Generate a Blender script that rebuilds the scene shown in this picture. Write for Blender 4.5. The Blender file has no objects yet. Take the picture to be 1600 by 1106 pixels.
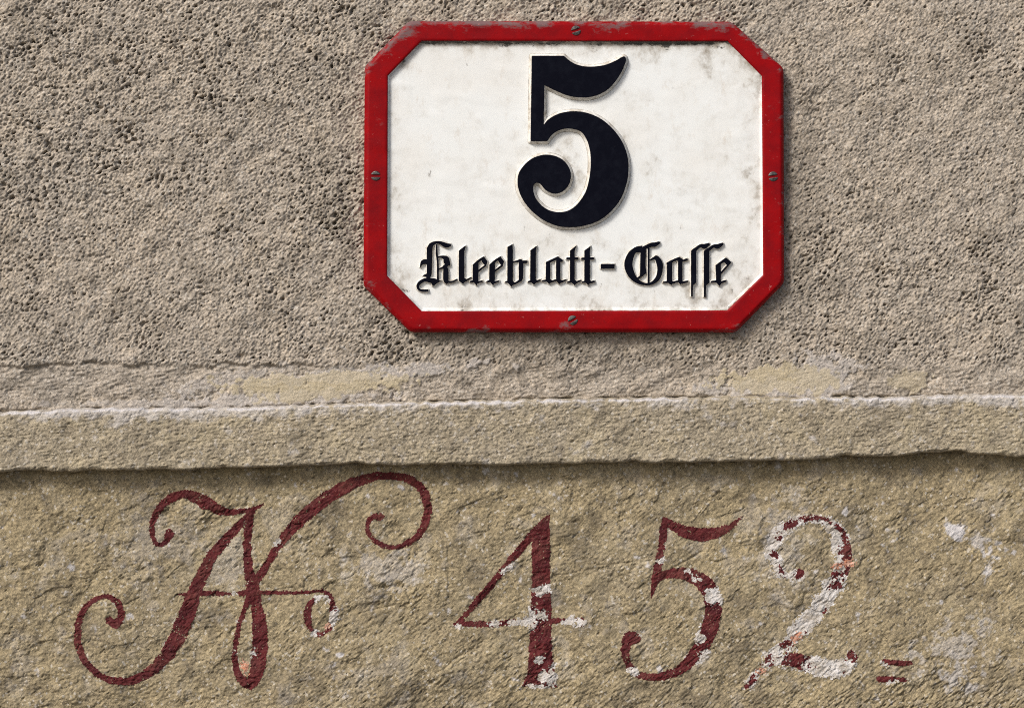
import bpy, math
import numpy as np

# ------------------------------------------------------------------ camera, sky, sun, exposure
scene = bpy.context.scene
S = 1.1 / 1600.0          # metres per photo pixel on the wall plane
CX, CY = 800.0, 553.0     # photo centre
Z0 = 1.95                 # height of the picture centre above the pavement
D = 2.6                   # camera distance from the wall plane

cam = bpy.data.cameras.new("camera")
cam_o = bpy.data.objects.new("camera", cam)
scene.collection.objects.link(cam_o)
cam_o.location = (0, -D, Z0)
cam_o.rotation_euler = (math.radians(90), 0, 0)
cam.sensor_width = 36.0
cam.lens = 36.0 * D / (1600 * S)
cam.clip_start, cam.clip_end = 0.05, 500.0
scene.camera = cam_o

SUN = np.array([-0.54, -0.56, 0.64]); SUN = SUN / np.linalg.norm(SUN)
elev = math.asin(SUN[2]); rot = math.atan2(SUN[0], SUN[1])
world = bpy.data.worlds.new("World"); scene.world = world
world.use_nodes = True
wn = world.node_tree.nodes; wl = world.node_tree.links
sky = wn.new("ShaderNodeTexSky"); sky.sky_type = 'NISHITA'; sky.sun_disc = False
sky.sun_elevation = elev; sky.sun_rotation = rot
sky.dust_density = 4.0; sky.air_density = 1.0
wl.new(sky.outputs[0], wn["Background"].inputs[0])
wn["Background"].inputs[1].default_value = 0.065

sun = bpy.data.lights.new("sun", 'SUN'); sun.energy = 1.5
sun.angle = math.radians(15.0); sun.color = (1.0, 0.97, 0.92)
sun_o = bpy.data.objects.new("sun", sun); scene.collection.objects.link(sun_o)
sun_o.location = (-3, -3.6, 5.6)
sun_o.rotation_euler = (math.radians(90) - elev, 0, math.atan2(SUN[1], SUN[0]) + math.radians(90))

scene.view_settings.view_transform = 'Standard'
scene.view_settings.look = 'None'
scene.view_settings.gamma = 1.0
scene.view_settings.exposure = 0.95
scene.cycles.use_denoising = False
scene.cycles.filter_width = 1.0
scene.cycles.max_bounces = 6

# ------------------------------------------------------------------ helpers
def wx(px, f=0.0):            # photo px -> world x for a point standing f metres proud of the wall plane
    return (np.asarray(px, float) - CX) * S * (1 - f / D)
def wz(py, f=0.0):
    return Z0 + (CY - np.asarray(py, float)) * S * (1 - f / D)
def pxx(x): return x / S + CX
def pyy(z): return CY - (z - Z0) / S

def empty(name, loc):
    o = bpy.data.objects.new(name, None); scene.collection.objects.link(o)
    o.location = loc; o.empty_display_size = 0.1
    return o

def mesh_obj(name, verts, faces, mat, parent=None, attrs=None, smooth=True):
    """verts (n,3), faces (m,3|4) numpy; attrs: dict of float point attributes"""
    verts = np.asarray(verts, np.float32); faces = np.asarray(faces, np.int32)
    me = bpy.data.meshes.new(name)
    m, k = faces.shape
    me.vertices.add(len(verts)); me.vertices.foreach_set("co", verts.ravel())
    me.loops.add(m * k); me.loops.foreach_set("vertex_index", faces.ravel())
    me.polygons.add(m)
    me.polygons.foreach_set("loop_start", np.arange(0, m * k, k, dtype=np.int32))
    me.polygons.foreach_set("use_smooth", np.full(m, smooth, dtype=bool))
    me.update(calc_edges=True)
    for an, av in (attrs or {}).items():
        a = me.attributes.new(an, 'FLOAT', 'POINT')
        a.data.foreach_set("value", np.asarray(av, np.float32).ravel())
    me.materials.append(mat)
    o = bpy.data.objects.new(name, me); scene.collection.objects.link(o)
    if parent is not None:
        o.parent = parent
        o.location = -np.array(world_loc(parent))
    return o

def world_loc(o):
    l = np.array(o.location, float)
    while o.parent is not None:
        o = o.parent; l = l + np.array(o.location, float)
    return l

rng = np.random.default_rng(11)
LN, NN = 1.6, 2048          # noise tile: metres, samples
_fx = np.fft.fftfreq(NN, LN / NN)
KX, KZ = np.meshgrid(_fx, np.fft.rfftfreq(NN, LN / NN))      # rows: kz>=0
def noise(wave, aniso=1.0, ang=0.0, band=0.55, seed=0):
    """unit-variance noise tile. wave = feature wavelength (m); aniso>1 stretches along ang (deg from +x)"""
    r = np.random.default_rng(seed)
    w = r.standard_normal((NN, NN)).astype(np.float32)
    F = np.fft.rfft2(w.T if False else w)          # axes: (x, z) with z last
    kx = np.fft.fftfreq(NN, LN / NN)[:, None]; kz = np.fft.rfftfreq(NN, LN / NN)[None, :]
    c, s = math.cos(math.radians(ang)), math.sin(math.radians(ang))
    ka = (kx * c + kz * s) * aniso; kb = -kx * s + kz * c
    k = np.sqrt(ka * ka + kb * kb) * wave + 1e-6
    filt = np.exp(-(np.log(k) / band) ** 2)
    n = np.fft.irfft2(F * filt, s=(NN, NN))
    return ((n - n.mean()) / n.std()).astype(np.float32)
def cloud(wave, seed=0, power=1.8):
    """broad-spectrum noise with an upper wavelength"""
    r = np.random.default_rng(seed)
    F = np.fft.rfft2(r.standard_normal((NN, NN)).astype(np.float32))
    kx = np.fft.fftfreq(NN, LN / NN)[:, None]; kz = np.fft.rfftfreq(NN, LN / NN)[None, :]
    k = np.sqrt(kx * kx + kz * kz)
    n = np.fft.irfft2(F / (k * k + (1 / wave) ** 2) ** (power / 2), s=(NN, NN))
    return ((n - n.mean()) / n.std()).astype(np.float32)
def samp(t, x, z):
    u = (np.asarray(x) / LN) % 1.0 * NN; v = (np.asarray(z) / LN) % 1.0 * NN
    i = np.floor(u).astype(np.int32); j = np.floor(v).astype(np.int32)
    a = (u - i).astype(np.float32); b = (v - j).astype(np.float32)
    i %= NN; j %= NN; i1 = (i + 1) % NN; j1 = (j + 1) % NN
    return (t[i, j] * (1 - a) + t[i1, j] * a) * (1 - b) + (t[i, j1] * (1 - a) + t[i1, j1] * a) * b
def sst(e0, e1, x):
    t = np.clip((np.asarray(x) - e0) / (e1 - e0), 0, 1); return t * t * (3 - 2 * t)
def blob(px, py, cx, cy, rx, ry, ang=0.0):
    """1 at the centre, 0 at the rim of an ellipse (photo px)"""
    c, s = math.cos(math.radians(ang)), math.sin(math.radians(ang))
    dx, dy = px - cx, py - cy
    a = dx * c + dy * s; b = -dx * s + dy * c
    return np.clip(1 - np.sqrt((a / rx) ** 2 + (b / ry) ** 2), -1, 1)

T_fine = noise(0.0031, 1.6, 34, 0.5, 1)
T_grit = noise(0.0052, 1.35, 34, 0.6, 2)
T_pit = noise(0.0066, 1.3, 32, 0.5, 3)
T_horz = noise(0.0045, 4.0, 4, 0.7, 4)
T_diag = noise(0.0052, 3.2, 38, 0.8, 5)
T_lump = noise(0.030, 1.8, 20, 0.6, 6)
T_big = cloud(0.25, 7, 2.6)
T_blot = cloud(0.05, 8, 2.2)
T_speck = noise(0.0034, 1.0, 0, 0.5, 9)
T_mid = noise(0.014, 1.3, 10, 0.6, 10)
T_cl = cloud(0.02, 12, 2.0)
T_pink = cloud(0.016, 13, 1.35)
T_pinkb = cloud(0.03, 14, 1.55)
T_dot = noise(0.0046, 1.25, 32, 0.42, 15)
T_vein = noise(0.034, 2.4, 20, 0.7, 16)

# ------------------------------------------------------------------ materials
def new_mat(name, rough=0.9, spec=0.3):
    m = bpy.data.materials.new(name); m.use_nodes = True
    nt = m.node_tree; b = nt.nodes["Principled BSDF"]
    b.inputs["Roughness"].default_value = rough
    b.inputs["Specular IOR Level"].default_value = spec
    return m, nt, b
def nd(nt, t, **kw):
    n = nt.nodes.new(t)
    for k, v in kw.items():
        if isinstance(v, (int, float, str, bool)) and hasattr(n, k): setattr(n, k, v)
        else: n.inputs[k].default_value = v
    return n
def tex(nt, scale, detail=4.0, rough=0.55, stretch=(1, 1, 1), rotz=0.0):
    tc = nd(nt, "ShaderNodeNewGeometry")
    mp = nd(nt, "ShaderNodeMapping"); mp.inputs["Scale"].default_value = stretch
    mp.inputs["Rotation"].default_value = (0, rotz, 0)
    nt.links.new(tc.outputs["Position"], mp.inputs["Vector"])
    n = nd(nt, "ShaderNodeTexNoise"); n.inputs["Scale"].default_value = scale
    n.inputs["Detail"].default_value = detail; n.inputs["Roughness"].default_value = rough
    nt.links.new(mp.outputs[0], n.inputs["Vector"])
    return n.outputs["Fac"]
def rng_map(nt, src, a, b, c=0.0, d=1.0):
    r = nd(nt, "ShaderNodeMapRange"); r.clamp = True
    for i, v in enumerate((a, b, c, d)): r.inputs[i + 1].default_value = v
    nt.links.new(src, r.inputs[0]); return r.outputs[0]
def mix(nt, fac, a, b, mode='MIX'):
    m = nd(nt, "ShaderNodeMix"); m.data_type = 'RGBA'; m.blend_type = mode
    for inp, v in ((m.inputs[0], fac), (m.inputs[6], a), (m.inputs[7], b)):
        if isinstance(v, (tuple, list)): inp.default_value = (*v, 1.0)
        elif isinstance(v, (int, float)): inp.default_value = v
        else: nt.links.new(v, inp)
    return m.outputs[2]
def math_n(nt, op, a, b=None):
    m = nd(nt, "ShaderNodeMath"); m.operation = op
    for i, v in enumerate((a, b)):
        if v is None: continue
        if isinstance(v, (int, float)): m.inputs[i].default_value = v
        else: nt.links.new(v, m.inputs[i])
    return m.outputs[0]
def attr(nt, name):
    a = nd(nt, "ShaderNodeAttribute"); a.attribute_name = name; return a.outputs["Fac"]
def bump(nt, b, h, dist, strength=1.0):
    n = nd(nt, "ShaderNodeBump"); n.inputs["Distance"].default_value = dist
    n.inputs["Strength"].default_value = strength
    nt.links.new(h, n.inputs["Height"]); nt.links.new(n.outputs[0], b.inputs["Normal"])

def wall_mat(name, c1, c2, c3, bscale=460.0, bdist=0.0014):
    m, nt, b = new_mat(name, 0.93, 0.2)
    col = mix(nt, rng_map(nt, tex(nt, 9, 6, 0.65), 0.36, 0.64), c1, c2)
    col = mix(nt, rng_map(nt, tex(nt, 34, 5, 0.6), 0.52, 0.74, 0, 0.65), col, c3)
    g = rng_map(nt, tex(nt, 300, 3, 0.7), 0.3, 0.7, 0.72, 1.28)
    vm = nd(nt, "ShaderNodeVectorMath"); vm.operation = 'SCALE'
    nt.links.new(col, vm.inputs[0]); nt.links.new(g, vm.inputs["Scale"])
    col = vm.outputs[0]
    vo = nd(nt, "ShaderNodeTexVoronoi"); vo.inputs["Scale"].default_value = 430.0
    gp = nd(nt, "ShaderNodeNewGeometry"); nt.links.new(gp.outputs["Position"], vo.inputs["Vector"])
    sx = nd(nt, "ShaderNodeSeparateColor"); nt.links.new(vo.outputs["Color"], sx.inputs[0])
    vg = nd(nt, "ShaderNodeVectorMath"); vg.operation = 'SCALE'
    nt.links.new(col, vg.inputs[0]); nt.links.new(rng_map(nt, sx.outputs[0], 0, 1, 0.80, 1.22), vg.inputs["Scale"])
    col = vg.outputs[0]
    col = mix(nt, rng_map(nt, sx.outputs[1], 0.955, 0.965, 0, 0.6), col, (0.10, 0.085, 0.065))
    col = mix(nt, rng_map(nt, sx.outputs[2], 0.945, 0.955, 0, 0.5), col, (0.62, 0.58, 0.52))
    col = mix(nt, attr(nt, "stain_shade"), col, (0.115, 0.095, 0.070))
    col = mix(nt, attr(nt, "ochre"), col, (0.52, 0.44, 0.285))
    col = mix(nt, attr(nt, "lime"), col, (0.60, 0.58, 0.59))
    nt.links.new(col, b.inputs["Base Color"])
    bump(nt, b, tex(nt, bscale, 4, 0.75), bdist)
    return m
M_rough = wall_mat("roughcast_plaster", (0.42, 0.362, 0.295), (0.37, 0.325, 0.272), (0.45, 0.378, 0.292))
M_ledge = wall_mat("ledge_plaster", (0.365, 0.31, 0.22), (0.32, 0.275, 0.205), (0.385, 0.335, 0.26))
M_base = wall_mat("weathered_base_stone", (0.345, 0.280, 0.172), (0.275, 0.226, 0.146), (0.36, 0.308, 0.222))

def paint_mat():
    m, nt, b = new_mat("oxide_red_wall_paint", 0.75, 0.25)
    col = mix(nt, rng_map(nt, tex(nt, 60, 5, 0.7), 0.35, 0.7), (0.058, 0.007, 0.010), (0.118, 0.016, 0.017))
    col = mix(nt, rng_map(nt, tex(nt, 36, 7, 0.7), 0.50, 0.72, 0, 0.45), col, (0.19, 0.075, 0.055))
    col = mix(nt, rng_map(nt, tex(nt, 330, 4, 0.7), 0.58, 0.72, 0, 0.55), col, (0.24, 0.13, 0.10))
    nt.links.new(col, b.inputs["Base Color"])
    bump(nt, b, tex(nt, 420, 4, 0.75), 0.0009)
    return m
def bare_mat():
    m, nt, b = new_mat("bare_white_plaster", 0.95, 0.15)
    col = mix(nt, rng_map(nt, tex(nt, 130, 5, 0.7), 0.38, 0.66), (0.62, 0.595, 0.58), (0.37, 0.325, 0.27))
    nt.links.new(col, b.inputs["Base Color"])
    bump(nt, b, tex(nt, 500, 4, 0.75), 0.0012)
    return m
def brick_mat():
    m, nt, b = new_mat("orange_brick_spot", 0.95, 0.15)
    col = mix(nt, rng_map(nt, tex(nt, 300, 4, 0.7), 0.35, 0.65), (0.46, 0.17, 0.09), (0.55, 0.38, 0.30))
    nt.links.new(col, b.inputs["Base Color"])
    bump(nt, b, tex(nt, 500, 3, 0.7), 0.001)
    return m
M_paint, M_bare, M_brick = paint_mat(), bare_mat(), brick_mat()

# ------------------------------------------------------------------ ground
def ground():
    n = 24
    g = np.linspace(-60, 60, n + 1)
    X, Y = np.meshgrid(g, np.linspace(-60, 0.5, n + 1))
    v = np.stack([X.ravel(), Y.ravel(), np.zeros(X.size)], 1)
    i = np.arange(n); I, J = np.meshgrid(i, i); a = (J * (n + 1) + I).ravel()
    f = np.stack([a, a + 1, a + n + 2, a + n + 1], 1)
    m, nt, b = new_mat("pavement_asphalt", 0.9, 0.3)
    col = mix(nt, rng_map(nt, tex(nt, 40, 6, 0.7), 0.35, 0.65), (0.11, 0.105, 0.095), (0.17, 0.16, 0.145))
    nt.links.new(col, b.inputs["Base Color"]); bump(nt, b, tex(nt, 160, 4, 0.7), 0.004)
    o = mesh_obj("pavement", v, f, m)
    o["kind"] = "structure"
ground()

# ------------------------------------------------------------------ the wall
house_wall = empty("house_wall", (0, 0, 0))
house_wall["label"] = "old plastered house wall with rough beige render, ledge and painted stone base"
house_wall["category"] = "wall"
house_wall["kind"] = "thing"

DX = 1.0e-3
def axis(lo_fine, hi_fine, lo, hi):
    n = int(round((hi_fine - lo_fine) / DX)); fine = lo_fine + np.arange(n + 1) * DX
    def out(start, end, sgn):
        p, d, r = start, DX, []
        while (end - p) * sgn > 1e-6:
            d = min(d * 1.12, 0.12); p = p + sgn * d
            if (end - p) * sgn < d * 0.6: p = end
            r.append(p)
        return r
    return np.array(out(lo_fine, lo, -1)[::-1] + list(fine) + out(hi_fine, hi, 1)), len(out(lo_fine, lo, -1))

def grid_faces(nr, nc):
    I, J = np.meshgrid(np.arange(nc - 1), np.arange(nr - 1))
    a = (J * nc + I).ravel()
    return np.concatenate([np.stack([a, a + 1, a + nc + 1], 1), np.stack([a, a + nc + 1, a + nc], 1)])

XS, XOFF = axis(-0.60, 0.60, -3.0, 3.0)
XFADE = lambda x: 1.0

TOP_PTS = np.array([(-4000, 650), (0, 647), (40, 647), (100, 643), (200, 641), (300, 642), (400, 640), (440, 638), (560, 635), (640, 632),
           (700, 632), (840, 628), (1000, 626), (1100, 625), (1160, 623), (1240, 626), (1300, 624), (1400, 625), (1450, 622), (1600, 620), (5600, 616)], float)
BOT_PTS = np.array([(-4000, 740), (0, 738), (40, 733), (110, 737), (190, 733), (300, 734), (400, 730), (440, 729), (500, 727), (560, 723),
           (620, 726), (840, 725), (940, 723), (1040, 722), (1200, 720), (1280, 717), (1320, 711), (1400, 712), (1440, 707), (1500, 706), (1530, 710), (1600, 713), (5600, 716)], float)
def top_px(px): return np.interp(px, TOP_PTS[:, 0], TOP_PTS[:, 1])
def bot_px(px): return np.interp(px, BOT_PTS[:, 0], BOT_PTS[:, 1])

# ---- upper roughcast render
def upper():
    zs, _ = axis(float(wz(664)), float(wz(-25)), float(wz(664)), 3.6)
    X, Z = np.meshgrid(XS, zs)
    px, py = pxx(X), pyy(Z)
    big = samp(T_big, X, Z)
    line = 569 + 3.0 * samp(T_lump, X, Z * 0 + 0.3) + 5 * sst(300, 900, px)
    soft = 4 + 26 * sst(420, 760, px)                           # the edge of the render is crisp on the left only
    rough = 1 - sst(0, 1, (py - line) / soft + 0.5)             # 1 = roughcast, 0 = trowelled strip above the ledge
    coarse = np.clip(0.88 + 0.22 * big - 0.16 * sst(500, 1250, px), 0.45, 1.2)
    blot = samp(T_blot, X + .9, Z + .1)
    h = 0.00050 * samp(T_pink, X, Z) + 0.00030 * samp(T_fine, X, Z) + 0.00034 * samp(T_grit, X, Z)
    pit = np.clip(samp(T_pit, X, Z) - 1.64 + 0.45 * blot, 0, 1.2)
    dot = np.clip(samp(T_dot, X, Z) - 1.84 + 0.30 * samp(T_pinkb, X, Z) + 0.18 * blot, 0, 1.0)
    pit2 = np.clip(samp(T_mid, X + 0.3, Z + 0.2) - 2.0 + 0.25 * blot, 0, 1.2)
    bead = np.clip(samp(T_dot, X + .5, Z + .4) - 1.5, 0, 1.0)
    h = h * (0.62 + 0.38 * coarse) - (0.0064 * pit + 0.0066 * dot + 0.0034 * pit2 - 0.0016 * bead) * coarse
    h += 0.0003 * samp(T_lump, X, Z) + 0.0007 * samp(T_blot, X, Z)
    hs = 0.00036 * samp(T_horz, X, Z) + 0.00042 * samp(T_pink, X, Z) + 0.0007 * samp(T_lump, X + .5, Z) - 0.0011 * np.clip(samp(T_pit, X + .4, Z) - 1.5, 0, 1)
    F = h * rough + hs * (1 - rough) + 0.0012 * big * 0.6 + 0.0026 * rough * (1 - 0.6 * sst(420, 760, px))
    # scored line and second faint seam in the trowelled strip
    F -= 0.0016 * np.exp(-((py - line - 3) / 3.0) ** 2) * sst(560, 430, px) * (0.6 + 0.4 * samp(T_mid, X, Z * 0))
    F -= 0.0010 * np.exp(-((py - 608 - 2 * samp(T_lump, X, Z * 0)) / 2.2) ** 2) * sst(150, 70, px)
    # dark open joint right above the ledge
    tp = top_px(px)
    joint = np.exp(-((py - tp + 3.5) / 2.5) ** 2) * np.clip(0.3 + 0.9 * samp(T_lump, X * 1.0, Z * 0 + 0.7), 0, 1.4)
    F -= 0.0055 * joint
    n1 = samp(T_cl, X, Z); n2 = samp(T_speck, X, Z)
    def pat(cx, cy, rx, ry, a=0): return sst(0.04, 0.24, blob(px, py, cx, cy, rx, ry, a) + 0.24 * n1 + 0.03 * n2)
    och = np.maximum.reduce([pat(505, 601, 150, 22, -3), pat(455, 604, 120, 22, 0), pat(1235, 592, 72, 24, 0), pat(1190, 596, 70, 20, 0), 0.6 * pat(1425, 594, 40, 18)])
    lil = np.maximum.reduce([pat(430, 622, 200, 16, -2), pat(560, 585, 190, 14, -4), pat(1200, 610, 120, 20), pat(1290, 585, 60, 34), 0.7 * pat(350, 596, 110, 14, -12), 0.7 * pat(250, 632, 200, 8)])
    lil = np.clip(lil - och * 0.6, 0, 1)
    smear = np.maximum(och, lil * 0.8)
    F = F * (1 - 0.72 * smear) + 0.0010 * smear
    stain_shade = np.clip(0.30 * sst(0.5, 2.0, samp(T_blot, X, Z) + 0.25 * n1), 0, 1)
    under_shade = blob(px, py, 900, 545, 330, 55) + 0.35 * n1  # below the sign: dirt and the sign's shadow, both put into the wall colour
    stain_shade = np.maximum(stain_shade, 0.42 * sst(0.0, 0.8, under_shade))
    stain_shade = np.maximum(stain_shade, 0.30 * sst(0.0, 0.8, blob(px, py, 1255, 330, 50, 260) + 0.3 * n1))  # right of the sign: again dirt with its shadow painted in
    v = np.stack([X, -F, Z], -1).reshape(-1, 3)
    return mesh_obj("roughcast", v, grid_faces(len(zs), len(XS)), M_rough, house_wall,
                    {"ochre": 0.70 * och, "lime": 0.30 * lil, "stain_shade": stain_shade * (1 - smear)})
roughcast = upper()

# ---- lower stone base, painted number on it
BASE_F = -0.011
zb, ZOFF = axis(float(wz(1130)), float(wz(696)), 0.0, float(wz(696)))
def stroke_sdf_lin(gx, gy, x0, y0, x1, y1):
    ex, ey = x1 - x0, y1 - y0
    t = np.clip(((gx - x0) * ex + (gy - y0) * ey) / (ex * ex + ey * ey), 0, 1)
    return np.hypot(gx - x0 - t * ex, gy - y0 - t * ey)
def base_height(X, Z):
    px, py = pxx(X), pyy(Z)
    big = samp(T_big, X + .37, Z + .2)
    diag = np.clip(sst(-0.6, 0.9, samp(T_big, X + .9, Z + .6)) + 0.55 * sst(950, 1100, py) * sst(700, 1400, px) , 0, 1)
    amp = 0.38 + 0.55 * np.clip(sst(-0.3, 1.4, samp(T_blot, X + .15, Z + .9)) + 0.7 * sst(960, 1090, py), 0, 1)
    h = amp * (0.00030 * samp(T_diag, X, Z) * (0.30 + 0.9 * diag) + 0.00026 * samp(T_horz, X + .2, Z) * (1.1 - 0.8 * diag))
    h += 0.00027 * samp(T_pink, X + .6, Z) + 0.00050 * amp * samp(T_pinkb, X, Z) + amp * 0.00040 * samp(T_lump, X, Z)
    vein = samp(T_vein, X, Z) + 0.20 * samp(T_pinkb, X + .3, Z)
    h -= 0.0013 * np.exp(-(vein / 0.07) ** 2) * sst(0.0, 1.0, samp(T_blot, X + .6, Z + .2)) + 0.0006 * np.tanh(vein * 6) * sst(-0.2, 1.0, samp(T_blot, X + .6, Z + .2))
    h -= 0.0016 * np.clip(samp(T_diag, X + .5, Z + .3) - 1.75, 0, 1.5) * (0.3 + amp)
    for ax, ay, bx, by, wd, dp in ((699, 848, 701, 916, 1.3, .8), (690, 899, 852, 896, .9, .6), (1094, 806, 1112, 784, 1.2, -1.0), (1086, 812, 1101, 792, 1.0, -.8), (1076, 800, 1092, 780, 1.0, -.8), (560, 960, 625, 944, 1.3, .9), (940, 884, 1030, 876, 1.4, .9), (1100, 862, 1052, 890, 1.5, 1.0), (230, 1010, 262, 1034, 1.3, 1.0), (1330, 905, 1470, 935, 1.6, .8), (880, 900, 1020, 872, 1.2, .5)):
        h -= 0.0011 * dp * np.exp(-(np.minimum(stroke_sdf_lin(px, py, ax, ay, bx, by), 40) / wd) ** 2)
    h += 0.0018 * big + 0.0007 * samp(T_blot, X + .2, Z)
    gouge = sst(1035, 1110, py + 10 * samp(T_lump, X, Z)) * sst(1000, 1500, px)
    h -= 0.0011 * gouge * np.clip(samp(T_diag, X, Z + .4) + 0.3 * samp(T_pinkb, X, Z) + 0.2, 0, 2)
    return BASE_F + h
def base():
    X, Z = np.meshgrid(XS, zb)
    px, py = pxx(X), pyy(Z)
    F = base_height(X, Z)
    n1 = samp(T_cl, X, Z); n2 = samp(T_speck, X, Z)
    def pat(cx, cy, rx, ry, a=0, k=0.3): return sst(0.0, 0.5, blob(px, py, cx, cy, rx, ry, a) + k * n1 + 0.05 * n2)
    lime = np.maximum.reduce([0.30 * pat(600, 890, 70, 40), 0.22 * pat(350, 870, 50, 50), 0.15 * pat(250, 850, 80, 50), 0.9 * pat(1495, 828, 22, 14, 30), 0.55 * pat(1525, 848, 26, 12, 30),
                              0.7 * pat(1548, 880, 16, 24, 20, .5), 0.35 * pat(1490, 1010, 60, 30, -20, .5), 0.9 * pat(530, 1024, 8, 5), 0.2 * pat(1225, 850, 40, 90, 0, .4), 0.45 * pat(1500, 1052, 30, 22, 0, .5)])
    lime = np.maximum(lime, 0.12 * sst(0.9, 2.0, samp(T_blot, X + .3, Z) + 0.3 * n1))
    stain_shade = 0.46 * sst(0.4, 2.0, samp(T_blot, X + .7, Z + .3) + 0.35 * n1)
    stain_shade = np.maximum(stain_shade, 0.6 * pat(1180, 784, 40, 6, -3))
    och = 0.35 * sst(0.4, 1.9, samp(T_blot, X + 1.1, Z + .8) + 0.3 * n1)
    v = np.stack([X, -F, Z], -1).reshape(-1, 3)
    o = mesh_obj("stone_base", v, grid_faces(len(zb), len(XS)), M_base, house_wall, {"lime": lime, "stain_shade": stain_shade, "ochre": och * 0.6})
    return o, F
stone_base, FB = base()

# ---- projecting ledge between them
def ledge():
    nf = 70
    prof = [(-0.012, 4.2e-3, 0), (-0.006, 3.8e-3, 0), (0.000, 3.2e-3, 0), (0.003, 2.7e-3, 0), (0.0055, 2.1e-3, 0), (0.0077, 1.3e-3, 0), (0.0092, 0.3e-3, 0), (0.0099, -0.9e-3, 0)]
    rows = [(f, dz, 0.0) for f, dz, _ in prof]
    rows += [(0.0102 + 0.0012 * t, 0.0, t) for t in np.linspace(0.035, 0.945, nf)]
    rows += [(0.0112, 2.6e-3, 1), (0.0106, 1.5e-3, 1), (0.0096, 0.6e-3, 1), (0.0083, 0.0, 1), (0.0066, -0.4e-3, 1), (0.004, -0.2e-3, 1), (0.001, 0.0, 1),
             (-0.004, 0.4e-3, 1), (-0.010, 0.8e-3, 1), (-0.018, 1.2e-3, 1), (-0.03, 1.8e-3, 1)]
    rows = rows[::-1]                                            # bottom row first so that faces look outwards
    px = pxx(XS); X = XS
    zt, zbm = wz(top_px(px), 0.01), wz(bot_px(px), 0.011)
    zbm = zbm + 0.0003 * samp(T_lump, X, X * 0 + .1) + 0.0004 * samp(T_cl, X * .5, X * 0 + .2) + 0.0018 * np.clip(samp(T_lump, X * 1.3, X * 0 + .8) - 1.1, 0, 1)
    zt = zt + 0.0006 * samp(T_mid, X, X * 0 + .5)
    V, L, St, O = [], [], [], []
    for f, dz, t in rows:
        z = zt * (1 - t) + zbm * t + dz
        zz = z - f * 0.9
        amp = 0.25 + 0.75 * sst(-0.012, 0.008, f)
        n = amp * (0.00032 * samp(T_pink, X + .8, zz) + 0.00024 * samp(T_horz, X + .8, zz) + 0.00030 * samp(T_pinkb, X + .8, zz) + 0.0003 * samp(T_lump, X + .8, zz)
             - 0.0011 * np.clip(samp(T_pit, X + .3, zz + .5) - 1.3, 0, 1))
        edge = np.exp(-((z - zt - 0.0006) / 0.0022) ** 2)
        n1 = samp(T_cl, X, zz)
        wide = 0.35 + 0.55 * np.exp(-((px - 250) / 230) ** 2) + 0.35 * np.exp(-((px - 1500) / 160) ** 2)
        brk = 0.82 + 0.16 * samp(T_blot, X + .2, zz * 0) + 0.14 * samp(T_cl, X * 1.5, zz * 0 + .3)
        lim = sst(0.40, 0.95, edge * brk + 0.10 * n1 + 0.20 * (wide - .5)) * 0.85
        lim = np.maximum(lim, 0.45 * sst(0.25, 0.9, np.exp(-((z - zt) / 0.011) ** 2) * wide * 1.3 + 0.22 * n1))
        n = n + 0.0007 * (t == 1) * samp(T_lump, X, zz)
        V.append(np.stack([X, -(f + n), z], -1)); L.append(lim)
        St.append(0.30 * sst(0.6, 2.0, samp(T_blot, X + .5, zz) + .3 * n1)); O.append(0.25 * sst(0.5, 2.0, samp(T_blot, X + 1.2, zz)))
    v = np.concatenate(V); nr = len(rows)
    return mesh_obj("ledge", v, grid_faces(nr, len(X)), M_ledge, house_wall, {"lime": np.concatenate(L), "stain_shade": np.concatenate(St), "ochre": np.concatenate(O)})
ledge()

# ------------------------------------------------------------------ drawing helpers (photo px)
def catmull(P, n=14):
    P = np.asarray(P, float)
    if len(P) == 2: P = np.stack([P[0] + (P[1] - P[0]) * t for t in (0, 1 / 3, 2 / 3, 1)])
    Q = np.vstack([2 * P[0] - P[1], P, 2 * P[-1] - P[-2]]); out = []
    t = np.linspace(0, 1, n, endpoint=False)[:, None]
    for i in range(1, len(Q) - 2):
        p0, p1, p2, p3 = Q[i - 1:i + 3]
        out.append(0.5 * (2 * p1 + (p2 - p0) * t + (2 * p0 - 5 * p1 + 4 * p2 - p3) * t ** 2 + (3 * p1 - p0 - 3 * p2 + p3) * t ** 3))
    out.append(P[-1:])
    return np.concatenate(out)
def stroke_sdf(gx, gy, pts):
    """pts: (x, y, diameter) in photo px; signed distance, + inside"""
    c = catmull(pts, 16); c[:, 2] = np.maximum(c[:, 2], 0.3)
    a, b = c[:-1], c[1:]
    d = np.full(gx.shape, -1e9)
    for (x0, y0, w0), (x1, y1, w1) in zip(a, b):
        ex, ey = x1 - x0, y1 - y0; L = ex * ex + ey * ey + 1e-9
        t = np.clip(((gx - x0) * ex + (gy - y0) * ey) / L, 0, 1)
        dd = np.hypot(gx - x0 - t * ex, gy - y0 - t * ey)
        d = np.maximum(d, (w0 + (w1 - w0) * t) / 2 - dd)
    return d
def poly_sdf(gx, gy, P):
    P = np.asarray(P, float); n = len(P)
    d = np.full(gx.shape, 1e9); ins = np.zeros(gx.shape, bool)
    for i in range(n):
        x0, y0 = P[i]; x1, y1 = P[(i + 1) % n]
        ex, ey = x1 - x0, y1 - y0
        t = np.clip(((gx - x0) * ex + (gy - y0) * ey) / (ex * ex + ey * ey + 1e-12), 0, 1)
        d = np.minimum(d, np.hypot(gx - x0 - t * ex, gy - y0 - t * ey))
        c = (y0 > gy) != (y1 > gy)
        with np.errstate(divide='ignore', invalid='ignore'):
            ins ^= c & (gx < (x1 - x0) * (gy - y0) / (y1 - y0 + 1e-12) + x0)
    return np.where(ins, d, -d)
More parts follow.
